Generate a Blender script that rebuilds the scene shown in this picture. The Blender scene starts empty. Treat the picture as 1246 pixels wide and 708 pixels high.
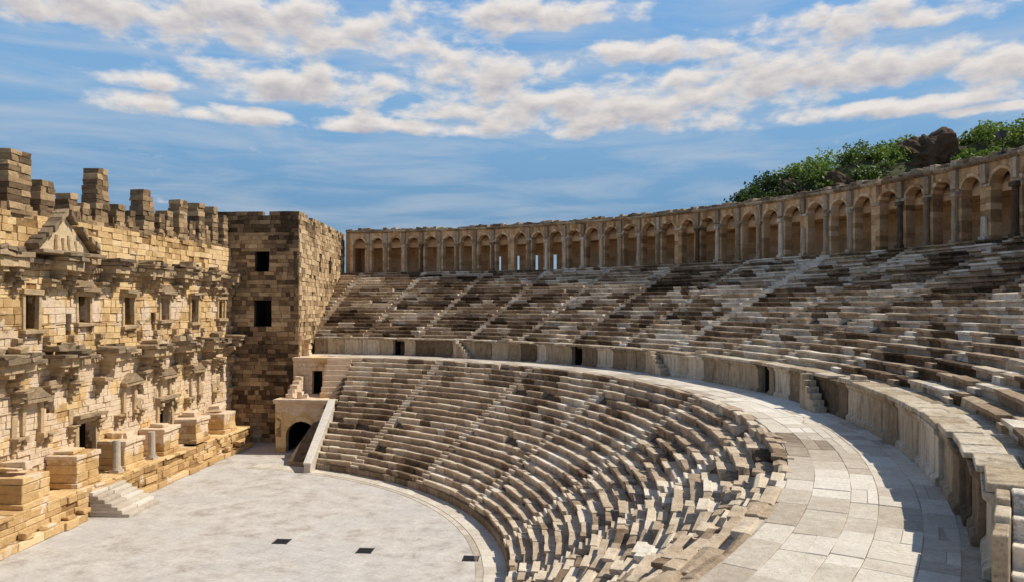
import bpy, bmesh, math, random
from math import sin, cos, pi, radians, atan2, sqrt, acos
from mathutils import Vector, noise
random.seed(7)
R=random.random
def U(a,b): return a+(b-a)*R()
scene=bpy.context.scene
CX,CY=-30.84,35.2
# ---------------------------------------------------------------- materials
def nt(mat):
    mat.use_nodes=True; t=mat.node_tree; return t,t.nodes,t.links
def ramp(N,stops,interp='LINEAR'):
    r=N.new('ShaderNodeValToRGB'); r.color_ramp.interpolation=interp
    e=r.color_ramp.elements
    while len(e)<len(stops): e.new(0.5)
    for k,(p,c) in enumerate(stops):
        e[k].position=p; e[k].color=(c[0],c[1],c[2],1) if not isinstance(c,(int,float)) else (c,c,c,1)
    return r
def noise_n(N,L,vec,scale,detail=4,rough=.6,dist=0):
    n=N.new('ShaderNodeTexNoise'); n.inputs['Scale'].default_value=scale
    n.inputs['Detail'].default_value=detail; n.inputs['Roughness'].default_value=rough
    n.inputs['Distortion'].default_value=dist
    L.new(vec,n.inputs['Vector']); return n.outputs['Fac']
def mixc(N,L,fac,a,b,mode='MIX'):
    m=N.new('ShaderNodeMix'); m.data_type='RGBA'; m.blend_type=mode
    for s,v in ((m.inputs[0],fac),(m.inputs[6],a),(m.inputs[7],b)):
        if isinstance(v,(int,float)): s.default_value=v
        elif isinstance(v,tuple): s.default_value=(v[0],v[1],v[2],1)
        else: L.new(v,s)
    return m.outputs[2]
def math_n(N,L,op,a,b=None,clamp=False):
    m=N.new('ShaderNodeMath'); m.operation=op; m.use_clamp=clamp
    for s,v in zip(m.inputs,(a,b)):
        if v is None: continue
        if isinstance(v,(int,float)): s.default_value=v
        else: L.new(v,s)
    return m.outputs[0]
def stone(name,cols,stain=(.05,.037,.026),stain_lo=.55,stain_hi=.68,stain_amt=.7,scale=1.0,bump=.5,plaster=None,var=.45,streak=0):
    mat=bpy.data.materials.new(name); t,N,L=nt(mat)
    b=N['Principled BSDF']; b.inputs['Roughness'].default_value=.92
    b.inputs['Specular IOR Level'].default_value=.1
    geo=N.new('ShaderNodeNewGeometry').outputs['Position']
    at=N.new('ShaderNodeAttribute'); at.attribute_name='tone'
    n1=noise_n(N,L,geo,2.6*scale,6,.68); n3=noise_n(N,L,geo,13*scale,5,.75)
    s=math_n(N,L,'ADD',at.outputs['Fac'],math_n(N,L,'MULTIPLY',math_n(N,L,'SUBTRACT',n1,.5),var*1.4))
    k=len(cols); r=ramp(N,[(i/(k-1),c) for i,c in enumerate(cols)]); L.new(s,r.inputs[0])
    col=r.outputs[0]
    if plaster:
        pz=N.new('ShaderNodeSeparateXYZ'); L.new(geo,pz.inputs[0])
        pn=noise_n(N,L,geo,.42,6,.66)
        zz=math_n(N,L,'MULTIPLY',pz.outputs[2],1/20.)
        zr=ramp(N,[(0,.0),(.12,.02),(.19,.18),(.46,.16),(.53,.07),(.8,.07),(.87,.0)]); L.new(zz,zr.inputs[0])
        pm=math_n(N,L,'ADD',pn,zr.outputs[0])
        pr=ramp(N,[(.60,0.),(.63,1.)]); L.new(pm,pr.inputs[0])
        pc=ramp(N,[(.3,plaster[0]),(.7,plaster[1])]); L.new(n1,pc.inputs[0])
        col=mixc(N,L,math_n(N,L,'MULTIPLY',pr.outputs[0],.9),col,pc.outputs[0])
    if streak:
        mp=N.new('ShaderNodeMapping'); mp.inputs['Scale'].default_value=(3,3,.35); L.new(geo,mp.inputs[0])
        sn_=noise_n(N,L,mp.outputs[0],1.3,5,.7); rs_=ramp(N,[(.48,0.),(.66,1.)]); L.new(sn_,rs_.inputs[0])
        col=mixc(N,L,math_n(N,L,'MULTIPLY',rs_.outputs[0],streak),col,(.10,.075,.05))
    sr=ramp(N,[(stain_lo,0.),(stain_hi,1.)]); 
    sn=math_n(N,L,'ADD',math_n(N,L,'MULTIPLY',n3,.55),math_n(N,L,'MULTIPLY',noise_n(N,L,geo,.9*scale,5,.7),.5))
    L.new(sn,sr.inputs[0])
    col=mixc(N,L,math_n(N,L,'MULTIPLY',sr.outputs[0],stain_amt),col,stain)
    g=ramp(N,[(.3,.74),(.7,1.16)]); L.new(n3,g.inputs[0])
    col=mixc(N,L,1.0,col,g.outputs[0],'MULTIPLY')
    L.new(col,b.inputs['Base Color'])
    bp=N.new('ShaderNodeBump'); bp.inputs['Strength'].default_value=bump; bp.inputs['Distance'].default_value=.08
    h=math_n(N,L,'ADD',n3,math_n(N,L,'MULTIPLY',n1,1.5)); L.new(h,bp.inputs['Height'])
    L.new(bp.outputs[0],b.inputs['Normal'])
    return mat
M_upper=stone('weathered_marble',[(.06,.038,.022),(.19,.13,.08),(.47,.345,.225),(.74,.61,.45),(.88,.82,.72)],stain_lo=.53,stain_hi=.64,stain_amt=.7,bump=.7)
M_lower=stone('worn_marble',[(.07,.045,.028),(.24,.165,.105),(.52,.395,.27),(.74,.61,.45),(.86,.78,.65)],stain_lo=.55,stain_hi=.67,stain_amt=.6,bump=.7)
M_pave=stone('walkway_paving',[(.22,.165,.115),(.44,.365,.28),(.63,.555,.455),(.76,.70,.605)],stain_lo=.57,stain_hi=.72,stain_amt=.45,bump=.4)
M_wall=stone('podium_slab_stone',[(.10,.07,.042),(.30,.22,.14),(.55,.435,.295),(.76,.66,.52)],stain_lo=.55,stain_hi=.68,stain_amt=.55,streak=.55,bump=.7)
M_fac=stone('golden_ashlar',[(.24,.135,.055),(.57,.36,.16),(.80,.55,.27),(.88,.68,.41)],stain_lo=.60,stain_hi=.70,stain_amt=.6,plaster=((.70,.50,.32),(.88,.73,.56)),bump=.8)
M_trim=stone('carved_trim_stone',[(.11,.08,.052),(.34,.25,.16),(.66,.475,.27),(.82,.64,.42)],stain_lo=.55,stain_hi=.66,stain_amt=.6,bump=.9)
M_tow=stone('brown_ashlar',[(.08,.052,.03),(.25,.165,.092),(.50,.34,.185),(.76,.56,.34)],stain_lo=.56,stain_hi=.68,stain_amt=.65,bump=.9)
M_gal=stone('gallery_stone',[(.17,.095,.043),(.48,.295,.15),(.72,.48,.265),(.84,.66,.46)],stain_lo=.58,stain_hi=.69,stain_amt=.55,bump=.7)
M_rock=stone('cliff_rock',[(.03,.02,.013),(.10,.065,.042),(.22,.15,.10)],scale=.3,bump=1)
def simple(name,col,rough=.8):
    m=bpy.data.materials.new(name); t,N,L=nt(m); b=N['Principled BSDF']
    b.inputs['Roughness'].default_value=rough
    g=N.new('ShaderNodeNewGeometry').outputs['Position']
    f=noise_n(N,L,g,8,5); r=ramp(N,[(.3,tuple(c*.7 for c in col)),(.7,tuple(c*1.2 for c in col))]); L.new(f,r.inputs[0])
    L.new(r.outputs[0],b.inputs['Base Color']); return m
M_dark=simple('dark_interior',(.02,.017,.014))  # near-black colour stands in for the shade inside doors, windows and passages
M_iron=simple('iron_grate',(.03,.03,.03),.6)
# ---------------------------------------------------------------- mesh builder
class MB:
    def __init__(s): s.v=[];s.f=[];s.t=[]
    def add(s,vs,fs,tone):
        o=len(s.v); s.v+=vs
        for f in fs: s.f.append([o+i for i in f]); s.t.append(tone)
    def hexa(s,p,tone):
        s.add(p,[(3,2,1,0),(4,5,6,7),(0,1,5,4),(1,2,6,5),(2,3,7,6),(3,0,4,7)],tone)
    def box(s,x0,x1,y0,y1,z0,z1,tone,j=0):
        q=lambda:(R()-.5)*2*j
        s.hexa([(x0+q(),y0+q(),z0),(x1+q(),y0+q(),z0),(x1+q(),y1+q(),z0),(x0+q(),y1+q(),z0),
                (x0+q(),y0+q(),z1+q()),(x1+q(),y0+q(),z1+q()),(x1+q(),y1+q(),z1+q()),(x0+q(),y1+q(),z1+q())],tone)
    def cyl(s,x,y,z0,z1,r0,r1,tone,n=12):
        vs=[];fs=[]
        for k in range(n):
            a=2*pi*k/n; vs+=[(x+r0*cos(a),y+r0*sin(a),z0),(x+r1*cos(a),y+r1*sin(a),z1)]
        for k in range(n):
            m=(k+1)%n; fs.append((2*k,2*m,2*m+1,2*k+1))
        fs.append([2*k+1 for k in range(n)]); s.add(vs,fs,tone)
    def prof(s,pr,ta,tb,tone,dr=0,dz=0,tilt=0,j=0):
        n=len(pr); vs=[]
        for th,sg in ((ta,-1),(tb,1)):
            for r,z in pr:
                rr=r+dr+(R()-.5)*2*j; vs.append((CX+rr*cos(th),CY+rr*sin(th),z+dz+sg*tilt+(R()-.5)*2*j))
        fs=[(k,(k+1)%n,n+(k+1)%n,n+k) for k in range(n)]+[list(range(n))[::-1],list(range(n,2*n))]
        s.add(vs,fs,tone)
    def ring(s,r0,r1,ta,tb,z0,z1,tone,**k): s.prof([(r0,z0),(r0,z1),(r1,z1),(r1,z0)],ta,tb,tone,**k)
    def build(s,name,mat,parent=None,bevel=0,warp=0):
        if warp:
            nv=[]
            for p in s.v:
                q=Vector(p); d=noise.noise_vector(q*.55)*warp+noise.noise_vector(q*2.3+Vector((7,3,1)))*warp*.6
                nv.append((p[0]+d.x,p[1]+d.y,p[2]+d.z))
            s.v=nv
        me=bpy.data.meshes.new(name); me.from_pydata(s.v,[],s.f)
        a=me.attributes.new('tone','FLOAT','FACE'); a.data.foreach_set('value',s.t)
        bm=bmesh.new(); bm.from_mesh(me); bmesh.ops.recalc_face_normals(bm,faces=bm.faces); bm.to_mesh(me); bm.free()
        me.materials.append(mat); ob=bpy.data.objects.new(name,me); scene.collection.objects.link(ob)
        if bevel:
            m=ob.modifiers.new('bevel','BEVEL'); m.width=bevel; m.segments=1; m.limit_method='ANGLE'; m.angle_limit=radians(40)
        if parent: ob.parent=parent
        return ob
def empty(name):
    e=bpy.data.objects.new(name,None); scene.collection.objects.link(e); return e
def clampt(x): return max(0,min(1,x))
def intervals(a,b,ops,z0,z1):
    iv=[(a,b)]
    for (ua,ub,za,zb) in ops:
        if zb<=z0+.01 or za>=z1-.01: continue
        nv=[]
        for (p,q) in iv:
            if ub<=p or ua>=q: nv.append((p,q)); continue
            if ua>p: nv.append((p,ua))
            if ub<q: nv.append((ub,q))
        iv=nv
    return iv
def block_wall(mb,O,Ud,Nd,W,z0,z1,ops=(),bh=.5,bw=.95,prot=.06,tone=.5,tv=.2,dep=.5,topmiss=0,miss=.02):
    ux,uy=Ud;nx,ny=Nd
    P=lambda u,z,n:(O[0]+ux*u+nx*n,O[1]+uy*u+ny*n,z)
    cuts=sorted(set([z0,z1]+[min(max(c,z0),z1) for o in ops for c in o[2:]]))
    lev=[]
    for a,b in zip(cuts[:-1],cuts[1:]):
        if b-a<.02: continue
        k=max(1,round((b-a)/bh)); hs=[U(.8,1.2) for _ in range(k)]; S=sum(hs); z=a
        for h in hs: lev.append((z,z+h/S*(b-a))); z+=h/S*(b-a)
    for li,(a,b) in enumerate(lev):
        ct=U(-.07,.07)
        for (p,q) in intervals(0,W,ops,a,b):
            top=li==len(lev)-1 and topmiss
            mb.hexa([P(p,a,-dep),P(q,a,-dep),P(q,a,-.05),P(p,a,-.05),P(p,b-(.4 if top else 0),-dep),P(q,b-(.4 if top else 0),-dep),P(q,b-(.4 if top else 0),-.05),P(p,b-(.4 if top else 0),-.05)],.1)
            u=p
            while u<q-.02:
                w=bw*U(.45,1.6)
                if q-u-w<bw*.4: w=q-u
                e=U(.012,prot); g=.010
                mt_=topmiss and li>=len(lev)-2 and (noise.noise(Vector((u*.45,O[0],O[1]+li*.2)))+U(-.3,.3)>.45-topmiss)
                if not (R()<miss or mt_):
                    jj=lambda:(R()-.5)*.04
                    ztop=b-g
                    mb.hexa([P(u+g,a+g,-.4),P(u+w-g,a+g,-.4),P(u+w-g,a+g,e+jj()*.5),P(u+g,a+g,e+jj()*.5),
                         P(u+g,ztop,-.4),P(u+w-g,ztop,-.4),P(u+w-g,ztop+jj()*.3,e+jj()*.5),P(u+g,ztop+jj()*.3,e+jj()*.5)],clampt(tone+ct+U(-tv,tv)+.4*noise.noise(Vector((u*.3+O[0],O[1],a*.3)))))
                u+=w
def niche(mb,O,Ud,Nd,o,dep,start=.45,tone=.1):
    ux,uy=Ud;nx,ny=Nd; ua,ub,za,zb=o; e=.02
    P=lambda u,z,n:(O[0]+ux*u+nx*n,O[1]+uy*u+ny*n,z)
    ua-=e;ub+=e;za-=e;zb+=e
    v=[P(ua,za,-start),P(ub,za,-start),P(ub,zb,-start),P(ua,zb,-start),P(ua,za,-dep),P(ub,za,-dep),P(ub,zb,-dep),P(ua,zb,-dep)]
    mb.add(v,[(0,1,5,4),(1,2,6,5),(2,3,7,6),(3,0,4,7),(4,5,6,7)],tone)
def arch(mb,P,u0,u1,z0,ztop,rad,zs,dep,tone,band=.18,cell=.5,tv=.15,K=10):
    def q(a,b,z_a,z_b,t): mb.add([P(a,z_a,0),P(b,z_a,0),P(b,z_b,0),P(a,z_b,0)],[(0,1,2,3)],t)
    k=max(1,round((zs-z0)/cell))
    for s in (-1,1):
        ue=u0 if s<0 else u1
        for i in range(k):
            a=z0+(zs-z0)*i/k;b=z0+(zs-z0)*(i+1)/k; e=U(.0,.04)
            ur=s*rad
            vs=[P(ur,a,-dep),P(ue,a,-dep),P(ue,a,e),P(ur,a,e),P(ur,b,-dep),P(ue,b,-dep),P(ue,b,e),P(ur,b,e)]
            mb.hexa(vs,clampt(tone+U(-tv,tv)))
        R2=rad+band
        k2=max(1,round((ztop-zs)/cell))
        for i in range(k2):
            a=zs+(ztop-zs)*i/k2;b=zs+(ztop-zs)*(i+1)/k2
            q(min(ue,s*R2),max(ue,s*R2),a,b,clampt(tone+U(-tv,tv)))
    R2=rad+band
    for i in range(K):
        a0=pi*i/K;a1=pi*(i+1)/K
        i0=(rad*cos(a0),zs+rad*sin(a0));i1=(rad*cos(a1),zs+rad*sin(a1))
        o0=(R2*cos(a0),zs+R2*sin(a0));o1=(R2*cos(a1),zs+R2*sin(a1)); e=.05+U(0,.03)
        mb.hexa([P(*i0,-dep),P(*o0,-dep),P(*o0,e),P(*i0,e),P(*i1,-dep),P(*o1,-dep),P(*o1,e),P(*i1,e)],clampt(tone+.1+U(-tv,tv)*1.5))
        mb.add([P(*o0,0),P(o0[0],ztop,0),P(o1[0],ztop,0),P(*o1,0)],[(0,1,2,3)],clampt(tone+U(-tv,tv)))
def cn(th,r,s=1.0): return noise.noise(Vector((th*9*s,r*.25*s,3.3)))
def tend(r,X): return acos(max(-1,min(1,(X-CX)/r)))
D=radians
# ---------------------------------------------------------------- ground
mb=MB(); g=1500
mb.add([(-g,-g,-.05),(g,-g,-.05),(g,g,-.05),(-g,g,-.05)],[(0,1,2,3)],.5)
M_gr=simple('dry_ground',(.25,.21,.15)); mb.build('ground',M_gr)
# orchestra floor
mat=bpy.data.materials.new('orchestra_paving'); t,N,L=nt(mat); b=N['Principled BSDF']; b.inputs['Roughness'].default_value=.85
geo=N.new('ShaderNodeNewGeometry').outputs['Position']
bt=N.new('ShaderNodeTexBrick'); bt.inputs['Scale'].default_value=1; bt.inputs['Brick Width'].default_value=1.35; bt.inputs['Row Height'].default_value=.8
bt.inputs['Mortar Size'].default_value=.016; bt.inputs['Color1'].default_value=(.47,.44,.41,1); bt.inputs['Color2'].default_value=(.56,.53,.495,1); bt.inputs['Mortar'].default_value=(.31,.285,.25,1)
mp=N.new('ShaderNodeMapping'); mp.inputs['Rotation'].default_value=(0,0,.4)
nv=N.new('ShaderNodeTexNoise'); nv.inputs['Scale'].default_value=.5; L.new(geo,nv.inputs['Vector'])
va=N.new('ShaderNodeVectorMath'); va.operation='MULTIPLY_ADD'; L.new(nv.outputs['Color'],va.inputs[0]); va.inputs[1].default_value=(.35,.35,0); L.new(geo,va.inputs[2])
L.new(va.outputs[0],mp.inputs[0]); L.new(mp.outputs[0],bt.inputs['Vector'])
n2=noise_n(N,L,geo,.13,5,.65); n3=noise_n(N,L,geo,5,6,.75); n4=noise_n(N,L,geo,.7,6,.74)
rr=ramp(N,[(.42,0.),(.52,1.)]); L.new(n2,rr.inputs[0])
pl=ramp(N,[(.33,(.34,.285,.235)),(.48,(.50,.45,.395)),(.68,(.62,.575,.515))]); L.new(n4,pl.inputs[0])
c=mixc(N,L,rr.outputs[0],mixc(N,L,.35,bt.outputs[0],pl.outputs[0]),pl.outputs[0])
g2=ramp(N,[(.3,.78),(.7,1.12)]); L.new(n3,g2.inputs[0]); c=mixc(N,L,1.,c,g2.outputs[0],'MULTIPLY')
L.new(c,b.inputs['Base Color'])
bp=N.new('ShaderNodeBump'); bp.inputs['Strength'].default_value=.35; bp.inputs['Distance'].default_value=.04; L.new(n3,bp.inputs['Height']); L.new(bp.outputs[0],b.inputs['Normal'])
mb=MB(); mb.add([(-34,-6,0),(0,-6,0),(0,80,0),(-34,80,0)],[(0,1,2,3)],.5); mb.build('orchestra_floor',mat)
mb=MB(); th=-1.3
while th<1.35:
    dt=U(1.0,1.9)/27.5; mb.ring(27.0,28.35,th+.0002,th+dt-.0002,-.02,.03+U(0,.008),.66+U(-.15,.15)); th+=dt
th=-1.3
while th<1.4:
    dt=U(.9,1.6)/26.3; mb.ring(26.6,26.96,th+.0002,th+dt-.0002,-.02,.02,.5+U(-.15,.15)); th+=dt
mb.build('orchestra_kerb',M_pave)
def grate(x,y,name='drain_grate'):
    mb=MB()
    for k in range(9): mb.box(x-.38,x+.38,y-.4+k*.1,y-.35+k*.1,.0,.03,.3)
    mb.box(x-.43,x-.38,y-.45,y+.48,0,.035,.3); mb.box(x+.38,x+.43,y-.45,y+.48,0,.035,.3)
    mb.box(x-.36,x+.36,y-.4,y+.42,-.01,.006,.1)
    mb.build(name,M_iron)
grate(-16.1,42.4); grate(-10.9,41.1); grate(-4.9,40.2)
# ---------------------------------------------------------------- seating tiers
def tier(name,mat,r_start,tread,rise,ztop0,rows,Xend,th0,stairs,tonefn,whites=(),jit=lambda th:1.0,sw=.95,blk=1.15,lipk=1.0,brk=.14):
    mb=MB()
    for i in range(rows):
        r=r_start+tread*i; z=ztop0+rise*i; te=tend(r+tread*.5,Xend)
        st=sorted(s for s in stairs if s<te-.02)
        edges=[th0]
        for s in st:
            h=(sw*(1.7 if s in whites else 1))/2/r; edges+=[s-h,s+h]
        edges.append(te)
        for k in range(0,len(edges),2):
            a,bq=edges[k],edges[k+1]; th=a
            while th<bq-1e-4:
                dt=blk*U(.55,1.7)/r
                if bq-th-dt<blk*.5/r: dt=bq-th
                J=jit(th); tn=tonefn(th+dt/2,r,i)
                if R()<.987-.02*max(0,J-1):
                    d0=z-rise-.12; lip=U(.07,.16)*lipk; wf=tread*U(.52,.66); dp=U(.02,.07)
                    if R()<brk*J: pr=[(r+.1,d0),(r+.10+U(0,.1),z-.22),(r+U(.05,.2),z-.07),(r+wf,z-U(0,.03)),(r+tread+.12,z-.07),(r+tread+.12,d0)]; tn=clampt(tn-.12)
                    else: pr=[(r+lip+.02,d0),(r+lip,z-.16),(r,z-.12),(r,z),(r+wf,z),(r+wf+.03,z-dp),(r+tread+.16,z-dp),(r+tread+.16,d0)]
                    gp=U(.001,.006)*J/r*2
                    mb.prof(pr,th+gp,th+dt-gp,tn,dr=U(-.035,.035)*J,dz=U(-.02,.02)*J,tilt=U(-.016,.016)*J,j=.010)
                th+=dt
        for s in st:
            w=s in whites; h=(sw*(1.7 if w else 1))/2/r-.0004
            for q_ in (0,1):
                tn=clampt((.85 if w else tonefn(s,r,i)*.6+.36)+U(-.15,.12))
                if q_==0: mb.ring(r-.03,r+tread*.5+.02,s-h,s+h,z-rise-.1,z-rise*.5,tn,dr=U(-.02,.03),dz=U(-.02,.01),j=.012)
                else: mb.ring(r+tread*.45,r+tread+.1,s-h,s+h,z-rise-.1,z-.01,tn,dr=U(-.02,.03),dz=U(-.03,.01),j=.012)
    K=90; rA=r_start+.2; rB=r_start+tread*rows; zA=ztop0-rise-.1; zB=ztop0+rise*(rows-1)-.25
    for k in range(K):
        a=th0+(tend(rB,Xend)-th0)*k/K; c=th0+(tend(rB,Xend)-th0)*(k+1)/K
        mb.add([(CX+rA*cos(a),CY+rA*sin(a),zA),(CX+rA*cos(c),CY+rA*sin(c),zA),(CX+rB*cos(c),CY+rB*sin(c),zB),(CX+rB*cos(a),CY+rB*sin(a),zB)],[(0,1,2,3)],.15)
        lo=-.02 if r_start<30 else 8
        mb.add([(CX+rA*cos(a),CY+rA*sin(a),zA),(CX+rA*cos(c),CY+rA*sin(c),zA),(CX+rA*cos(c),CY+rA*sin(c),lo),(CX+rA*cos(a),CY+rA*sin(a),lo)],[(0,1,2,3)],.3)
    return mb.build(name,mat,bevel=.03,warp=.035)
def tl(th,r,i):
    v=.56+cn(th,r)*.3+noise.noise(Vector((th*40,i*1.7,0)))*.4+U(-.17,.17)
    return clampt(v)
def tu(th,r,i):
    v=.45+cn(th,r,1.2)*.4+noise.noise(Vector((th*22,i*1.3,8)))*.5+U(-.18,.18)
    if R()<.11: v=.85
    f=math.exp(-((th-D(30))/.06)**2)+.5*math.exp(-((th-D(-6))/.2)**2)
    if R()<f*.35: v=.9
    return clampt(v)
lst=[D(a) for a in (-52,-36,-20,-4,12,28,44,60)]
tier('lower_seating_tier',M_lower,28.3,.56,.40,.91,20,-20.4,D(-80),lst,tl,jit=lambda th:1.1+1.5*max(0,min(1,(D(14)-th)/.5)))
ust=[D(a) for a in (-19,-11,-3,5,13,21,29,37,45,53,61,69,77,85)]
tier('upper_seating_tier',M_upper,44.7,.757,.357,10.26+.357,21,-29.5,D(-28.4),ust,tu,whites=(D(29),),jit=lambda th:.95,sw=.8,blk=1.35,brk=.08,lipk=1.2)
mb=MB(); th=-1.3; te=tend(28.3,-20.4)
while th<te:
    dt=U(1.0,1.7)/28.3; mb.ring(28.2,28.5,th+.0005,min(th+dt,te)-.0005,0,.52+U(-.03,.01),.35+U(-.15,.15),dr=U(-.02,.02)); th+=dt
mb.build('orchestra_parapet',M_wall,bevel=.03)
# ---------------------------------------------------------------- diazoma walkway
mb=MB(); rs=[39.5,40.2,41.15,41.8,42.75,43.45]
for qi,(a,bq) in enumerate(zip(rs[:-1],rs[1:])):
    th=D(-78); te=tend(a,-26.3)
    while th<te:
        dt=U(.6,2.1)/a
        ra=a+.006; rb=bq-.006
        tn=clampt(.66+cn(th,a)*.45+U(-.22,.18)-(.18 if qi==0 else 0))
        if R()<.35 and qi>0:
            m=(ra+rb)/2+U(-.1,.1)
            mb.ring(ra,m-.005,th+.0002,min(th+dt,te)-.0002,8.3,8.51+U(-.01,.01),tn); mb.ring(m+.005,rb,th+.0002,min(th+dt,te)-.0002,8.3,8.51+U(-.01,.01),clampt(tn+U(-.2,.2)))
        else: mb.ring(ra+(U(-.12,.03) if qi==0 else 0),rb,th+.0002,min(th+dt,te)-.0002,8.3,8.51+U(-.012,.012),tn)
        th+=dt
K=80
for k in range(K):
    a=D(-78)+(tend(41,-26.3)-D(-78))*k/K; c=D(-78)+(tend(41,-26.3)-D(-78))*(k+1)/K
    mb.ring(39.45,44.5,a,c,8.0,8.485,.35)
for i in range(7):
    ra=43.5+i*.8; th=D(-78)
    while th<D(-33.2):
        dt=U(.9,1.7)/ra; mb.ring(ra+.01,ra+.79,th+.0004,th+dt-.0004,8.3,8.5+U(-.01,.01),.6+U(-.2,.2)); th+=dt
mb.build('walkway',M_pave,bevel=.010,warp=.02)
# ---------------------------------------------------------------- podium wall
def rpe(th): 
    s=max(0,min(1,(D(-14)-th)/D(14))); return 43.4+.6*s*s
doors=[D(71),D(42.4),D(12.3)]
mb=MB(); th=D(-28.4); te=tend(43.4,-26.2)
dw=.68/43.4
marks=sorted([(d-dw,d+dw) for d in doors])
def podseg(a,bq):
    th=a
    while th<bq-1e-4:
        dt=U(1.0,2.3)/43.4
        if bq-th-dt<.6/43.4: dt=bq-th
        r=rpe(th+dt/2); tn=clampt(.55+cn(th,10,1.4)*.7+U(-.2,.2))
        if R()<.12: tn=.9
        mb.prof([(r-.12,8.49),(r-.12,8.68),(r-.05,8.74),(r+.0,8.78),(r,9.85),(r-.05,9.92),(r-.12,9.98),(r-.12,10.09),(r+.5,10.09),(r+.5,8.49)],th+.0003,th+dt-.0003,tn,dr=U(-.05,.05),tilt=U(-.008,.008),j=.012)
        th+=dt
p=th
for a,bq in marks: podseg(p,a); p=bq
podseg(p,te)
th=D(-28.4)
while th<te:
    dt=U(.9,2.1)/44; near=th<D(-12); nm=max(0,min(1,(D(-5)-th)/.2))
    if R()<.93 or nm>0: mb.ring(rpe(th)-.16+U(-.03,.08),rpe(th)+.7,th+.0005,min(th+dt,te)-.0005,10.11,10.27+U(-.02,.04),clampt(.72+U(-.3,.2)),j=.012)
    mb.ring(rpe(th)+.72,45.0,th+.0004,min(th+dt,te)-.0004,9.9,10.24+U(-.02,.03),clampt((.85 if near else .65)+U(-.2,.2)),j=.01)
    if R()<.15 and not near: mb.ring(rpe(th)+.1,rpe(th)+.6,th+.002,th+dt*U(.4,.9),10.27,10.36+U(.02,.2),clampt(.6+U(-.3,.3)),j=.03)
    th+=dt
pod=empty('podium_wall'); mb.build('slabs',M_wall,pod,bevel=.02,warp=.02)
mb=MB()
for a,bq in marks:
    r0_,r1_=43.85,46.5
    f=lambda r,t,z:(CX+r*cos(t),CY+r*sin(t),z)
    v=[f(r0_,a,8.5),f(r0_,bq,8.5),f(r0_,bq,10.08),f(r0_,a,10.08),f(r1_,a,8.5),f(r1_,bq,8.5),f(r1_,bq,10.08),f(r1_,a,10.08)]
    mb.add(v,[(0,1,5,4),(1,2,6,5),(2,3,7,6),(3,0,4,7),(4,5,6,7)],.1)
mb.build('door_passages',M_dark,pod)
def flight(th,n='stone_staircase'):
    mb=MB()
    for k in range(6):
        a=th+k*.33/43; mb.ring(42.65,43.22,a,a+.33/43-.0002,8.5,8.5+.285*(k+1),.7+U(-.2,.2),j=.006)
    mb.build(n,M_wall,bevel=.015)
for a in (59,27,1.5): flight(D(a))
mb=MB()
for k in range(5):
    a=D(-28.45)-k*.42/44.5; mb.ring(44.22,48.6,a-.42/44.5+.0003,a,8.4,10.26-.36*k,.88+U(-.08,.1),j=.008)
for k in range(3):
    a=D(-28.45)-k*.8/44.2; mb.ring(43.98,44.2,a-.8/44.2+.0004,a-.0002,8.45,10.22-.12*k,.6+U(-.1,.1),j=.01)
mb.build('marble_steps',M_upper,bevel=.02)
# ---------------------------------------------------------------- gallery
gal=empty('arcaded_gallery'); RG=60.6; Z0=17.76
mb=MB(); mc=MB(); step=D(2.3); th=D(-26); te=tend(RG,-28.3); idx=0
while th+step<te+.02:
    c=th+step/2; w=RG*step
    P=lambda u,z,n,c=c:(CX+(RG-n)*cos(c-u/RG),CY+(RG-n)*sin(c-u/RG),z)
    arch(mb,P,-w/2,w/2,Z0-.1,22.8,.80+U(-.03,.03),21.42+U(-.06,.04),.85,.5+cn(c,5)*.35,band=.2,cell=.4,tv=.24)
    mb.add([P(-w/2,22.2,-.86),P(w/2,22.2,-.86),P(w/2,22.8,-.86),P(-w/2,22.8,-.86)],[(0,1,2,3)],.4)
    a=th; white=clampt(.5+cn(a,3,4)*1.0+U(-.25,.35))
    mc.ring(RG-.16,RG+.3,a-.40/RG,a+.40/RG,21.25,21.46,.6+U(-.2,.3))
    if idx%9!=4:
        cxp,cyp=CX+(RG-.14)*cos(a),CY+(RG-.14)*sin(a); zt=20.95 if R()<.88 else U(18.8,20.3)
        mc.cyl(cxp,cyp,Z0+.25,zt,.215,.185,white,10)
        mc.ring(RG-.42,RG+.1,a-.27/RG,a+.27/RG,Z0-.05,Z0+.26,white)
        if zt>20.5: mc.ring(RG-.40,RG+.1,a-.27/RG,a+.27/RG,20.94,21.24,clampt(white+.05))
        mc.ring(RG-.30,RG+.05,a-.22/RG,a+.22/RG,21.47,22.75,.5+U(-.2,.2))
    deg=math.degrees(c); od=any(abs(deg-x)<1.16 for x in (69.5,66,62.5)) 
    zz=Z0-.2
    while zz<21:
        zb=zz+.55
        mb.ring(64.4,64.9,th,th+ (step*.32 if od and zz<19.6 else step),zz,zb-.001,clampt(.62+U(-.18,.18)))
        if od and zz<19.6: mb.ring(64.4,64.9,th+step*.68,th+step,zz,zb-.001,clampt(.6+U(-.15,.15)))
        zz=zb
    prev=None
    for k in range(9):
        al=pi*k/8; rr=62.93-1.5*cos(al); zz=20.95+1.5*sin(al)
        cur=[(CX+rr*cos(x),CY+rr*sin(x),zz) for x in (th,th+step)]
        if prev: mb.add([prev[0],prev[1],cur[1],cur[0]],[(0,1,2,3)],clampt(.6+U(-.12,.12)))
        prev=cur
    mb.ring(RG,65,th,th+step,Z0-.4,Z0,.85)
    mb.ring(64.4,64.9,th,th+step,21.0,22.8,.35)
    th+=step; idx+=1
tend_g=th
mb.ring(RG+.2,64.6,tend_g-.004,tend_g+.01,Z0-.3,22.8,.4)
mb.build('arches_and_vault',M_gal,gal); mc.build('half_columns',M_wall,gal,bevel=.015,warp=.04)
mb=MB(); th=D(-26)
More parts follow.
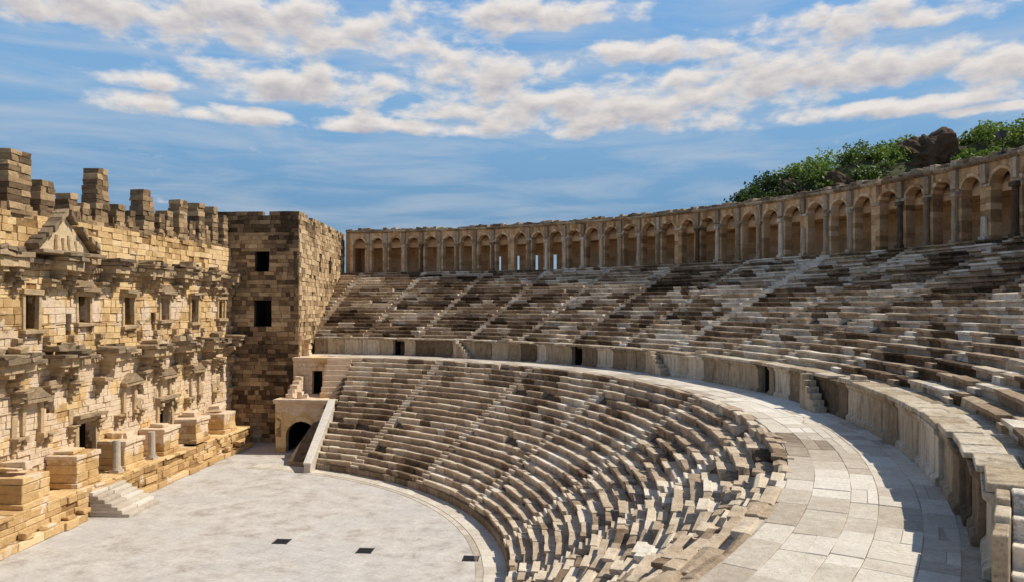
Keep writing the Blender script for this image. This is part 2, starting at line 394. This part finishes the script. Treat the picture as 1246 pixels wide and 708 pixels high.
while th<tend_g:
    dt=U(.7,1.3)/RG; mb.prof([(RG-.1,22.8),(RG-.32,22.95),(RG-.32,23.08),(RG+1,23.08),(RG+1,22.8)],th+.0002,th+dt-.0002,.5+U(-.3,.2),dr=U(-.06,.06),j=.015)
    a=th
    while a<th+dt:
        q=U(.35,.7)/RG; 
        if R()<.93: mb.ring(RG-.05+U(-.05,.1),RG+.9,a,a+q*.95,23.07,23.30+U(-.06,.2),clampt(.42+U(-.3,.3)),j=.04)
        a+=q
    th+=dt
n=60
for k in range(n):
    a=D(-26)+(tend_g-D(-26))*k/n;c=D(-26)+(tend_g-D(-26))*(k+1)/n
    mb.ring(RG+.5,65.2,a,c,22.85,23.12,.35)
mb.build('cornice',M_wall,gal,bevel=.02)
mb=MB()
for k in range(n):
    a=D(-26)+(tend_g-D(-26))*k/n;c=D(-26)+(tend_g-D(-26))*(k+1)/n
    mb.ring(64.45,65.0,a,c,-.1,17.5,.35)
mb.build('retaining_wall',M_tow,gal)
# ---------------------------------------------------------------- tower
tw=empty('stone_tower'); mb=MB(); md=MB()
O=(-34.6,73.3)
opf=[(4.05,5.5,16.9,18.9),(3.95,5.75,11.5,14.1)]
block_wall(mb,O,(1,0),(0,-1),8.5,0,22.9,opf,bh=.42,bw=.75,prot=.12,tone=.38,tv=.32,topmiss=.12,miss=.03)  # shaded front: its shade is put into a darker stone tone
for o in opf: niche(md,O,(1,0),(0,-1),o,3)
sl=sqrt(2.5**2+24**2); ud=(-2.5/sl,24/sl); nd=(ud[1],-ud[0])
O2=(-26.1,73.3); ops=[(9.0,10.0,17.3,19.3),(14.5,15.6,17.3,19.3)]
block_wall(mb,O2,ud,nd,sl,0,22.9,ops,bh=.46,bw=.9,prot=.12,tone=.62,tv=.28,topmiss=.15,miss=.03)  # sunlit side: same stone, sunlight put into a lighter tone
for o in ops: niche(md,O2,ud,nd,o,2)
mb.add([(-34.6,73.4,22.3),(-26.2,73.4,22.3),(-28.6,97,22.3),(-34.6,97,22.3)],[(0,1,2,3)],.3)
mb.add([(-34.5,73.4,0),(-34.5,97,0),(-34.5,97,22.4),(-34.5,73.4,22.4)],[(0,1,2,3)],.3)
mb.add([(-34.5,97,0),(-28.6,97,0),(-28.6,97,22.4),(-34.5,97,22.4)],[(0,1,2,3)],.3)
mb.build('ashlar_walls',M_tow,tw,bevel=.02,warp=.04); md.build('window_recesses',M_dark,tw)
# ---------------------------------------------------------------- stage building
sb=empty('stage_building'); mb=MB(); md=MB(); mt=MB()
XW=-33.0; Y0=5.0
posts=[10.4,15.5,20.8,26.0,31.2,36.5,42.2,47.3,52.6,57.9,63.0,68.0]
ops=[]
doorY=[18.2,28.6,39.4,50.2,60.5]
for y in doorY: ops.append((y-.95-Y0,y+.95-Y0,1.9,5.5))
mids=[(a+b)/2 for a,b in zip(posts[:-1],posts[1:])]
for k,y in enumerate(mids):
    ops.append((y-.6-Y0,y+.6-Y0,12.1+.3*(k%2),14.2))
    if k%2==0: ops.append((y+1.4-Y0,y+2.15-Y0,6.6,8.0))
    else: ops.append((y-1.9-Y0,y-1.3-Y0,11.6,13.0))
ops.append((70.4-Y0,71.2-Y0,12.3,14.0)); ops.append((70.6-Y0,71.5-Y0,6.2,8.2))
block_wall(mb,(XW,Y0),(0,1),(1,0),68.3,0,19.2,ops,bh=.42,bw=.8,prot=.12,tone=.55,tv=.24,dep=.6,topmiss=.1,miss=.03)
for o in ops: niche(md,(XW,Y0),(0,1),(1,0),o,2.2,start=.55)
mb.add([(XW-.4,Y0,18.7),(XW-.4,73.3,18.7),(XW-3.5,73.3,18.7),(XW-3.5,Y0,18.7)],[(0,1,2,3)],.4)
mb.add([(XW-3.5,Y0,0),(XW-3.5,73.3,0),(XW-3.5,73.3,18.8),(XW-3.5,Y0,18.8)],[(0,1,2,3)],.4)
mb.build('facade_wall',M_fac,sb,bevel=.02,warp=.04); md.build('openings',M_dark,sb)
# broken upper piers
mb=MB()
piers=[(12,1.4,22.6),(17,1.3,21),(22,1.5,22.8),(26.5,1.4,20.6),(31,1.5,22.7),(35,1.4,21),(39.5,1.5,22.6),(44.0,1.7,22.9),(46.5,1.2,21.5),(49.2,.9,20.9),(50.5,.8,20.4),(52.3,1.3,23.0),(54.6,.9,21.1),(56.1,.9,20.8),(58.4,1.3,22.5),(60.4,.8,20.9),(61.8,.8,21.2),(63.9,1.2,22.6),(65.6,.8,20.9),(67.3,1.0,22.7),(68.7,.6,20.9),(70.1,.9,22.9),(72.2,.8,22.4)]
for (y,w,zt) in piers:
    z=19.1; i=0; wl=w/2+.1; wr=w/2+.1
    while z<zt:
        h=U(.28,.5)
        if z>zt-.9: 
            if R()<.5: wl-=U(0,.2)
            else: wr-=U(0,.2)
        jl=U(-.05,.05); jr=U(-.05,.05)
        if wl+wr<.35: break
        k=1 if (wl+wr)<.9 else random.choice((1,2,2))
        cut=[y-wl+jl]+([y+U(-.2,.2)] if k==2 else [])+[y+wr+jr]
        for a,b2 in zip(cut[:-1],cut[1:]):
            mb.box(XW-1.15+U(-.06,.05),XW-.05+U(-.08,.05),a+.006,b2-.006,z+.005,z+h-.005,clampt(.45+U(-.3,.3)),j=.035)
        z+=h; i+=1
    mb.box(XW-1.0,XW-.2,y-w/2+.25,y+w/2-.25,19.0,zt-.35,.15)
y=Y0
while y<73:
    w=U(.5,1.2); h=U(0,.5)+.7*max(0,noise.noise(Vector((y*.4,2,2))))
    mb.box(XW-1.0,XW-.08+U(-.1,.05),y,y+w-.02,18.9,19.2+h,clampt(.45+U(-.25,.25)),j=.07)
    if R()<.35: mb.box(XW-.9,XW-.2,y+.1,y+w*.8,19.2+h,19.2+h+U(.2,.4),clampt(.4+U(-.25,.25)),j=.08)
    y+=w
block_wall(mb,(XW-2.0,Y0),(0,1),(1,0),68,18.7,20.7,[],bh=.42,bw=.8,prot=.12,tone=.4,tv=.28,dep=.5,topmiss=.3)
mb.build('broken_piers',M_tow,sb,bevel=.04,warp=.07)
def corbel(y,z,w,d,n=3,t=.5):
    for k in range(n):
        f=(k+1)/n; mt.box(XW-.1,XW+d*f*U(.9,1.05),y-w/2*(.75+.25*f),y+w/2*(.75+.25*f),z-.3*(n-k),z-.3*(n-k-1)-.004,clampt(t+U(-.15,.15)),j=.03)
def entab(z,proj,wid):
    y=Y0
    while y<73.2:
        w=U(.5,1.4); w=min(w,73.25-y)
        er=noise.noise(Vector((y*.35,z,1)))
        mt.box(XW-.2,XW+.38+U(-.1,.05),y+.006,y+w-.006,z-.62+U(-.04,.04),z-.28,clampt(.6+U(-.2,.2)),j=.02)
        if er<.25 or R()<.4:
            mt.box(XW-.2,XW+.75+U(-.3,.1),y+.006,y+w-.006,z-.27,z+U(-.06,.02),clampt(.36+U(-.25,.25)),j=.035)
        yy=y+.1
        while yy<y+w-.15:
            if R()<.8: mt.box(XW,XW+.6,yy,yy+.15,z-.42,z-.275,.5)
            yy+=.32
        y+=w
    for i,p in enumerate(posts+[72.3]):
        w=wid*U(.75,1.12) if p<72 else 1.2
        pj=proj*U(.8,1.1); dz=U(-.08,.1)
        corbel(p-.65,z-.60,.42,pj*.75,4); 
        if R()<.85: corbel(p+.65,z-.60,.42,pj*.75,4)
        a=p-w/2+.15
        while a<p+w/2-.3:
            q=U(.5,1.2); e=min(a+q,p+w/2-.15); mt.box(XW-.1,XW+pj*U(.78,.9),a,e-.01,z-.60,z-.02,clampt(.6+U(-.2,.15)),j=.035); a+=q
        a=p-w/2
        while a<p+w/2-.25:
            q=U(.5,1.3); e=min(a+q,p+w/2)
            mt.box(XW-.1,XW+pj*U(.95,1.1),a,e-.01,z+.0,z+.22+dz,clampt(.32+U(-.15,.2)),j=.04)
            if R()<.8: mt.box(XW-.1,XW+pj*U(.9,1.2),a-.05,e-.02,z+.23+dz,z+.40+dz+U(0,.12),clampt(.2+U(-.12,.25)),j=.06)
            if R()<.4: mt.box(XW+.1,XW+pj*U(.5,.95),a+.1,e-.1,z+.42+dz,z+.55+dz+U(0,.4),clampt(.3+U(-.25,.25)),j=.1)
            a+=q
entab(10.2,1.7,3.0); entab(16.4,1.55,2.7)
for k,y in enumerate(mids+[70.8]):
    zc=12.1+.3*(k%2); hh=14.2-zc; ww=1.2
    if R()<.85: mt.box(XW-.1,XW+.2,y-ww/2-.24,y-ww/2-.0,zc-.02,zc+hh,.6,j=.02)
    if R()<.85: mt.box(XW-.1,XW+.2,y+ww/2,y+ww/2+.24,zc-.02,zc+hh,.6,j=.02)
    mt.box(XW-.1,XW+.32,y-ww/2-.35,y+ww/2+.35,zc+hh+.004,zc+hh+.28,.6,j=.03)
    if R()<.8: mt.box(XW-.1,XW+.75,y-ww/2-U(.2,.5),y+ww/2+U(.2,.5),zc+hh+.285,zc+hh+.5,.4,j=.05)
    if k%2:
        zg=zc+hh+.51
        mt.add([(XW-.1,y-.9,zg),(XW+.6,y-.9,zg),(XW+.6,y+.9,zg),(XW-.1,y+.9,zg),(XW-.1,y,zg+.55),(XW+.6,y,zg+.55)],[(0,1,2,3),(1,2,5),(0,4,3),(0,1,5,4),(2,3,4,5)],.4)
    mt.box(XW-.1,XW+.45,y-ww/2-.4,y+ww/2+.4,zc-.28,zc-.025,.5,j=.03)
    corbel(y-ww/2-.15,zc-.285,.22,.3,2); corbel(y+ww/2+.15,zc-.285,.22,.3,2)
    z=7.6
    if k%2==0 or k%3==0:
        for s in (-1,1): mt.box(XW-.1,XW+.3,y+s*.75-.15,y+s*.75+.15,5.6,z,.6,j=.03); corbel(y+s*.75,5.59,.34,.5,3)
        mt.box(XW-.1,XW+.7,y-1.1,y+1.1,z+.003,z+.25,.45,j=.04)
        zg=z+.26
        mt.add([(XW-.1,y-1.05,zg),(XW+.75,y-1.05,zg),(XW+.75,y+1.05,zg),(XW-.1,y+1.05,zg),(XW-.1,y,zg+.65),(XW+.75,y,zg+.65)],[(0,1,2,3),(1,2,5),(0,4,3),(0,1,5,4),(2,3,4,5)],.35)
for i,p in enumerate(posts+[71.5]):
    for dy in (-1.15,1.15):
        y=p+dy+U(-.1,.1); z=8.35+U(-.1,.1)
        if R()<.85:
            corbel(y,z,.5,.75,4,.5); mt.box(XW-.1,XW+U(.7,1.0),y-.45,y+.45,z+.003,z+.2,.5,j=.05)
            if R()<.5: mt.box(XW,XW+.6,y-.25,y+.3,z+.2,z+.2+U(.1,.5),.5,j=.08)
        if R()<.75: corbel(y,5.4,.42,.5,3,.55); mt.box(XW-.1,XW+.6,y-.35,y+.35,5.403,5.55,.5,j=.04)
        if R()<.7: mt.box(XW-.1,XW+.14,y-.24,y+.24,5.6,U(6.2,7.1),.6,j=.03)
        z=15.0
        if R()<.75: corbel(y,z,.4,.6,3,.5); mt.box(XW-.1,XW+.75,y-.36,y+.36,z+.003,z+.18,.4,j=.04)
        if R()<.75: corbel(y,11.6,.4,.5,3,.55)
for y in doorY:
    mt.box(XW-.1,XW+.22,y-1.3,y-.96,1.9,5.5,.6,j=.02); mt.box(XW-.1,XW+.22,y+.96,y+1.3,1.9,5.5,.6,j=.02)
    mt.box(XW-.1,XW+.3,y-1.4,y+1.4,5.505,5.85,.55,j=.03); mt.box(XW-.1,XW+.7,y-1.55,y+1.55,5.855,6.1,.4,j=.04)
# central pediment, partly collapsed
yc=47.4; hw=2.9; zb=16.95; hp=2.35
mt.add([(XW+.5,yc-hw,zb),(XW+.5,yc+hw,zb),(XW+.5,yc,zb+hp),(XW-.1,yc-hw,zb),(XW-.1,yc+hw,zb),(XW-.1,yc,zb+hp)],[(0,1,2),(0,2,5,3),(1,4,5,2),(0,3,4,1)],.85)
for s in (-1,1):
    n=8
    for k in range(n):
        if s<0 and k in (2,): continue
        if s>0 and k==5: continue
        a=k/n;b2=(k+.94)/n
        ya,yb=yc+s*(hw+.3)*(1-a),yc+s*(hw+.3)*(1-b2); za,zb2=zb+hp*1.05*a,zb+hp*1.05*b2; h=.3+U(0,.15); e=1.0+U(-.2,.15)
        mt.hexa([(XW-.1,ya,za),(XW+e,ya,za),(XW+e,yb,zb2),(XW-.1,yb,zb2),(XW-.1,ya,za+h),(XW+e,ya,za+h),(XW+e,yb,zb2+h),(XW-.1,yb,zb2+h)],clampt(.28+U(-.2,.2)))
mt.box(XW-.1,XW+1.3,yc-hw-.3,yc+hw+.3,zb-.2,zb-.01,.35,j=.05)
for k in range(9): 
    mt.cyl(XW+.62,yc+U(-1.1,1.1),zb+.1,zb+.4+U(0,.9),.25,.14,.8,7)
y=Y0
while y<73:
    w=U(.5,1.4); mt.box(XW-.1,XW+U(.1,.35),y,y+w-.02,16.42,16.6+U(0,.4),clampt(.45+U(-.2,.2)),j=.05); y+=w
mt.build('carved_trim',M_trim,sb,bevel=.03,warp=.09)
# stage podium + pedestals
mp_=MB()
block_wall(mp_,(-30.5,Y0),(0,1),(1,0),66.7,0,1.75,[],bh=.5,bw=1.1,prot=.16,tone=.45,tv=.25,miss=.04)
y=Y0
while y<71.7:
    w=U(.7,1.7); w=min(w,71.72-y); 
    for xa,xb in ((-33.1,-31.9),(-31.88,-30.35)):
        if xb>-31 and R()<.08: continue
        mp_.box(xa,xb+(U(-.2,.1) if xb>-31 else 0),y+.01,y+w-.01,1.7,1.9+U(-.04,.05),clampt(.55+U(-.25,.25)),j=.02)
    y+=w
block_wall(mp_,(-33,71.7),(1,0),(0,-1),2.5,0,1.8,[],tone=.4)
for p in posts:
    x0,x1,w=-32.9,-30.75+U(-.2,.1),1.15*U(.9,1.05)
    h=[1.91,2.25,2.8,3.35,3.7,4.0]
    for i in range(5):
        ex=.12 if i in(0,4) else 0
        if i==4 and R()<.35: continue
        s=p+U(-.3,.3)
        mp_.box(x0,x1+ex+U(-.03,.03),p-w-ex,s-.008,h[i]+.004,h[i+1]-.004,clampt(.5+U(-.25,.2)),j=.035)
        mp_.box(x0,x1+ex+U(-.03,.03),s+.008,p+w+ex,h[i]+.004,h[i+1]-.004,clampt(.5+U(-.25,.2)),j=.035)
    for kk in range(3):
        if R()<.6: mp_.box(x0+U(0,.6),x1-U(.2,.8),p-w*U(.1,.9),p+w*U(.1,.8),3.99,4.12+U(0,.4),clampt(.5+U(-.2,.2)),j=.08)
block_wall(mp_,(-29.9,Y0),(0,1),(1,0),40.8,0,.5,[],bh=.5,bw=1.4,prot=.2,tone=.45,miss=.06)
mp_.box(-30.45,-29.95,Y0,45.8,0,.48,.5)
block_wall(mp_,(-29.9,51),(0,1),(1,0),20,0,.42,[],bh=.42,bw=1.4,prot=.2,tone=.45,miss=.06)
mp_.box(-30.45,-29.95,51,71,0,.40,.5)
for k in range(16):
    y=U(8,71)
    if 45.5<y<51: continue
    mp_.box(-30.35,-29.9+U(-.1,.2),y,y+U(.4,1),.5,.5+U(.2,.5),clampt(.45+U(-.2,.2)),j=.08)
mp_.build('stage_podium',M_fac,sb,bevel=.035,warp=.05)
mb=MB()
for k in range(7):
    xo=-27.7-.4*k
    for (a,b2) in ((46.6,48.3),(48.31,50.3)):
        mb.box(-30.35,xo+U(-.05,.05),a,b2,.22*k,.22*(k+1)-.003,.62+U(-.25,.3),j=.015)
mb.build('stone_staircase',M_pave,bevel=.02)
for (y,h) in ((50.9,1.5),(55.4,1.35)):
    mb=MB(); mb.box(-31.5,-30.8,y-.36,y+.36,1.9,2.1,.5,j=.01); mb.cyl(-31.15,y,2.1,2.25,.36,.33,.4,16); mb.cyl(-31.15,y,2.25,2.25+h+.4,.27,.25,.45,16)
    mb.build('column_stump',M_pave)
# ---------------------------------------------------------------- parodos gateway
gw=empty('parodos_gateway'); mb=MB(); md=MB()
P=lambda u,z,n:(-24.1+u,68.3-n,z)
arch(mb,P,-2.4,3.6,0,4.55,1.45,1.45,.7,.52,band=.4,cell=.5)
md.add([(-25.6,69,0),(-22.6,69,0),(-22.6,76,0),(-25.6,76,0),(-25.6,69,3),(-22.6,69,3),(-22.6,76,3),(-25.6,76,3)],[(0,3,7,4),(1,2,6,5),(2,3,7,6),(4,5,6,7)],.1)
x=-26.6
while x<-20.6:
    w=U(.7,1.1); mb.box(x,x+w-.01,67.9+U(0,.05),69.5,4.56,4.75,.5+U(-.2,.3),j=.01); mb.box(x,x+w-.01,67.75+U(0,.05),69.5,4.755,4.95,.5+U(-.2,.3),j=.01); x+=w
block_wall(mb,(-26.5,72.7),(0,-1),(-1,0),4.4,0,4.55,[],tone=.45)
mb.box(-26.5,-20.5,69.3,72.8,4.6,4.85,.6)
op=[(1.9,2.9,4.9,7.2)]
block_wall(mb,(-26.4,72.6),(1,0),(0,-1),6.0,4.85,8.45,op,bh=.45,bw=.8,tone=.48); niche(md,(-26.4,72.6),(1,0),(0,-1),op[0],2)
x=-26.4
while x<-20.5:
    w=U(.8,1.3); mb.box(x,x+w-.01,72.35,76.5,8.2,8.5,.6+U(-.2,.2),j=.01); x+=w
for k in range(7):
    mb.box(-22.9,-20.5,70.0+.36*k,72.55,4.86+.5*k,4.86+.5*(k+1)-.005,.55+U(-.15,.2),j=.015)
for k in range(5): mb.box(-25.9,-25.2,69.2+k*.6,69.8+k*.6,4.86,5.3+.35*k,.5+U(-.1,.1),j=.05)
for k in range(5): mb.box(-26.3,-25.6+U(0,.2),74.5+U(0,.4),75.4,8.51+.33*k,8.51+.33*(k+1),.5+U(-.2,.2),j=.04)
for (x,y,w,h) in ((-24.6,68.6,.5,.6),(-24.0,68.7,.35,.4),(-25.4,68.5,.4,.9)): mb.box(x,x+w,y,y+w,4.955,4.955+h,.7,j=.06)
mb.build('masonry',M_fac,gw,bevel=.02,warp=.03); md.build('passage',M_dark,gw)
mb=MB(); n=9
for k in range(n):
    a=60.0+6.6*k/n; b2=60.0+6.6*(k+1)/n-.015; za=.65+4.35*k/n; zb=.65+4.35*(k+1)/n
    mb.hexa([(-20.95,a,-.02),(-20.42,a,-.02),(-20.42,b2,-.02),(-20.95,b2,-.02),(-20.95,a,za),(-20.42,a,za),(-20.42,b2,zb),(-20.95,b2,zb)],.6)
    mb.hexa([(-21.0,a,za+.005),(-20.36,a,za+.005),(-20.36,b2,zb+.005),(-21.0,b2,zb+.005),(-21.0,a,za+.16),(-20.36,a,za+.16),(-20.36,b2,zb+.16),(-21.0,b2,zb+.16)],.95)
mb.build('stair_parapet',M_pave,bevel=.015)
mb=MB(); fx,fy=27.9,50.0
mb.cyl(fx,fy,23.1,24.3,.05,.04,.3,8); mb.box(fx-.3,fx+.1,fy-.25,fy+.25,24.2,24.6,.3,j=.02); mb.box(fx-.2,fx+.2,fy-.2,fy+.2,23.1,23.25,.3)
mb.build('floodlight',M_iron)
# ---------------------------------------------------------------- hill
def sm(x,a,b):
    t=max(0,min(1,(x-a)/(b-a))); return t*t*(3-2*t)
HP=[(10,0),(22,8),(26,23),(29,30),(34,32.5),(39,33.6),(44,35),(51,36.8),(57,37.8),(63,38.4),(70,39.6),(76,40.7),(100,44),(260,46)]
def hprof(x):
    for (a,za),(b2,zb) in zip(HP[:-1],HP[1:]):
        if x<=b2: return za+(zb-za)*max(0,(x-a)/(b2-a))
    return 46
def hillz(x,y):
    xx=x*130/max(y,118) if y>118 else x
    top=hprof(xx)
    return -1+top*sm(y,88,120)*(1-.25*sm(y,150,260)) + 1.3*noise.fractal(Vector((x*.09,y*.09,0)),1,2,5)*sm(top,0,20)
mb=MB(); NX,NY=120,90; vs=[]
for j in range(NY+1):
    for i in range(NX+1):
        x=8+i*1.8; y=84+j*1.9; vs.append((x,y,hillz(x,y)))
fs=[(j*(NX+1)+i,j*(NX+1)+i+1,(j+1)*(NX+1)+i+1,(j+1)*(NX+1)+i) for j in range(NY) for i in range(NX)]
mb.add(vs,fs,.5); hm=stone('scrub_hillside',[(.03,.035,.015),(.07,.075,.03),(.16,.13,.08)],scale=.2,bump=.8); mb.build('hill',hm)
def rock(x,y,rx,ry,rz,name='rock_outcrop'):
    z=hillz(x,y)
    bm=bmesh.new(); bmesh.ops.create_icosphere(bm,subdivisions=5,radius=1)
    sx=U(0,99)
    for v in bm.verts:
        p=v.co.copy(); d=noise.fractal(p*1.1+Vector((sx,0,0)),.9,2.1,6)*.5; c=noise.voronoi(p*1.7+Vector((sx,3,0)))[0][0]*.3
        q=p*(1+d-c); v.co=(x+q.x*rx,y+q.y*ry,z+q.z*rz)
    me=bpy.data.meshes.new(name); bm.to_mesh(me); bm.free()
    a=me.attributes.new('tone','FLOAT','FACE'); a.data.foreach_set('value',[.5]*len(me.polygons))
    me.materials.append(M_rock); ob=bpy.data.objects.new(name,me); scene.collection.objects.link(ob)
rock(55,118,5,4,4.6); rock(34,117,3.4,3,2.4); rock(42,114,4.5,3,2.4)
lm=bpy.data.materials.new('scrub_leaves'); t,N,L=nt(lm); b=N['Principled BSDF']; b.inputs['Roughness'].default_value=.6
at=N.new('ShaderNodeAttribute'); at.attribute_name='tone'
r=ramp(N,[(0,(.015,.028,.008)),(.4,(.06,.105,.015)),(.75,(.16,.24,.03)),(1,(.27,.33,.05))]); L.new(at.outputs['Fac'],r.inputs[0]); L.new(r.outputs[0],b.inputs['Base Color'])
tr=N.new('ShaderNodeBsdfTranslucent'); L.new(r.outputs[0],tr.inputs['Color']); mx=N.new('ShaderNodeMixShader'); mx.inputs[0].default_value=.35
L.new(b.outputs[0],mx.inputs[1]); L.new(tr.outputs[0],mx.inputs[2]); L.new(mx.outputs[0],N['Material Output'].inputs[0])
mb=MB()
def bush(x,y,z,r,tone,n):
    for k in range(n):
        a=U(0,2*pi); c=U(-.35,1); s=sqrt(max(0,1-c*c)); rr=r*(U(.55,1.05))*(1+.35*noise.noise(Vector((a*2+x,c*3+y,0))))
        p=Vector((x+rr*s*cos(a),y+rr*s*sin(a),z+rr*c*.9)); l=U(.14,.34)
        u=Vector((U(-1,1),U(-1,1),U(-1,1))).normalized(); w=u.cross(Vector((U(-1,1),U(-1,1),U(-1,1)))).normalized()
        mb.add([tuple(p-u*l),tuple(p+w*l*.6),tuple(p+u*l),tuple(p-w*l*.6)],[(0,1,2,3)],clampt(tone+U(-.2,.25)))
for k in range(420):
    x=U(26,92); y=U(106,126); z=hillz(x,y)
    if abs(x/y*118-55)<4.6 and y<122: continue
    g=.66+.5*noise.noise(Vector((x*.14,y*.1,5))); 
    if x<36: g-=.4
    r=U(.8,2.7)*(1 if y>114 else .8); bush(x,y,z+r*.35,r,g,int(110*r))
mb.build('bushes',lm)
# ---------------------------------------------------------------- sky
w=bpy.data.worlds.new('World'); scene.world=w; w.use_nodes=True; t=w.node_tree; N=t.nodes; L=t.links
bg=N['Background']; bg.inputs['Strength'].default_value=.1
SE,SA=D(51),D(10)
sk=N.new('ShaderNodeTexSky'); sk.sky_type='NISHITA'; sk.sun_disc=False; sk.sun_elevation=SE; sk.sun_rotation=D(90)-SA; sk.altitude=100; sk.dust_density=.3; sk.ozone_density=3
tc=N.new('ShaderNodeTexCoord'); sp=N.new('ShaderNodeSeparateXYZ'); L.new(tc.outputs['Generated'],sp.inputs[0])
az=math_n(N,L,'MULTIPLY',math_n(N,L,'ARCTAN2',sp.outputs[0],sp.outputs[1]),57.2958)
el=math_n(N,L,'MULTIPLY',math_n(N,L,'ARCSINE',sp.outputs[2]),57.2958)
er=ramp(N,[(0,(.16,.32,.50)),(.10,(.14,.30,.50)),(.24,(.22,.44,.71)),(.36,(.20,.43,.77)),(.5,(.12,.25,.50)),(1,(.07,.16,.37))])
L.new(math_n(N,L,'MULTIPLY',el,1/60.),er.inputs[0])
base=mixc(N,L,.85,sk.outputs[0],mixc(N,L,1.,er.outputs[0],(10.,10.,10.),'MULTIPLY'))
cl=[(-27,19.5,19,1.9),(-29.5,15.1,3.4,.6),(-30,13.6,3,.7),(-18.6,15.7,9,1.4),(-5.9,17.2,6,1.3),(2.2,14.4,16,1.7),(-12.7,13.2,9,.6),(20.6,18.9,9,1.1),(16.3,15.9,13,1.6),(28.8,14.8,3,1.4),(22.6,13.2,8,.6),(-2.8,21,9,1.0),(7.1,18.2,6,.9),(28.4,12.4,2.8,.4),(-23.7,13.4,4.5,.6)]
def density(elo):
    e=math_n(N,L,'ADD',el,elo)
    cb=N.new('ShaderNodeCombineXYZ'); L.new(math_n(N,L,'MULTIPLY',az,.17),cb.inputs[0]); L.new(math_n(N,L,'MULTIPLY',e,.36),cb.inputs[1])
    n=noise_n(N,L,cb.outputs[0],1.7,8,.56,.15)
    n=math_n(N,L,'MULTIPLY',math_n(N,L,'SUBTRACT',n,.5),4.2)
    m=None
    for (a,b_,sx,sy) in cl:
        dx=math_n(N,L,'MULTIPLY',math_n(N,L,'SUBTRACT',az,a),1/sx); dy=math_n(N,L,'MULTIPLY',math_n(N,L,'SUBTRACT',e,b_),1/sy)
        q=math_n(N,L,'ADD',math_n(N,L,'MULTIPLY',dx,dx),math_n(N,L,'MULTIPLY',dy,dy))
        q=math_n(N,L,'SUBTRACT',1.0,q,); q=math_n(N,L,'MAXIMUM',q,-1.3)
        m=q if m is None else math_n(N,L,'MAXIMUM',m,q)
    return math_n(N,L,'ADD',math_n(N,L,'MULTIPLY',m,.75),n)
d0=density(0.); d1=density(.6)
cr=N.new('ShaderNodeMapRange'); cr.interpolation_type='SMOOTHSTEP'; L.new(d0,cr.inputs[0]); cr.inputs[1].default_value=-.4; cr.inputs[2].default_value=.7
sh=N.new('ShaderNodeMapRange'); L.new(d1,sh.inputs[0]); sh.inputs[1].default_value=-.1; sh.inputs[2].default_value=1.4
cc=ramp(N,[(0,(8.6,8.0,7.4)),(.45,(6.9,6.4,6.1)),(1,(4.7,4.45,4.8))]); L.new(sh.outputs[0],cc.inputs[0])
cb=N.new('ShaderNodeCombineXYZ'); L.new(math_n(N,L,'MULTIPLY',az,.05),cb.inputs[0]); L.new(math_n(N,L,'MULTIPLY',el,.35),cb.inputs[1])
v=noise_n(N,L,cb.outputs[0],1.5,6,.6,.5); vr=ramp(N,[(.42,0.),(.72,.55)]); L.new(v,vr.inputs[0])
base=mixc(N,L,vr.outputs[0],base,(5.8,6.1,6.6))
fin=mixc(N,L,math_n(N,L,'MULTIPLY',cr.outputs[0],.92),base,cc.outputs[0]); L.new(fin,bg.inputs[0])
w.cycles.sampling_method='MANUAL'; w.cycles.sample_map_resolution=512
# sun
sd=bpy.data.lights.new('sun','SUN'); sd.energy=5.0; sd.angle=D(.53); sd.color=(1,.94,.82)
so=bpy.data.objects.new('sun',sd); scene.collection.objects.link(so)
dirv=Vector((cos(SE)*cos(SA),cos(SE)*sin(SA),sin(SE))); so.rotation_euler=dirv.to_track_quat('Z','Y').to_euler()
cd=bpy.data.cameras.new('camera'); cd.sensor_width=36; cd.lens=919.2/1246*36; cd.shift_y=18.4/1246; cd.clip_end=5000; cd.clip_start=.1
co=bpy.data.objects.new('camera',cd); scene.collection.objects.link(co); co.location=(0,0,13.51); co.rotation_euler=(pi/2,0,.067)
scene.camera=co
scene.view_settings.view_transform='Standard'; scene.view_settings.look='None'
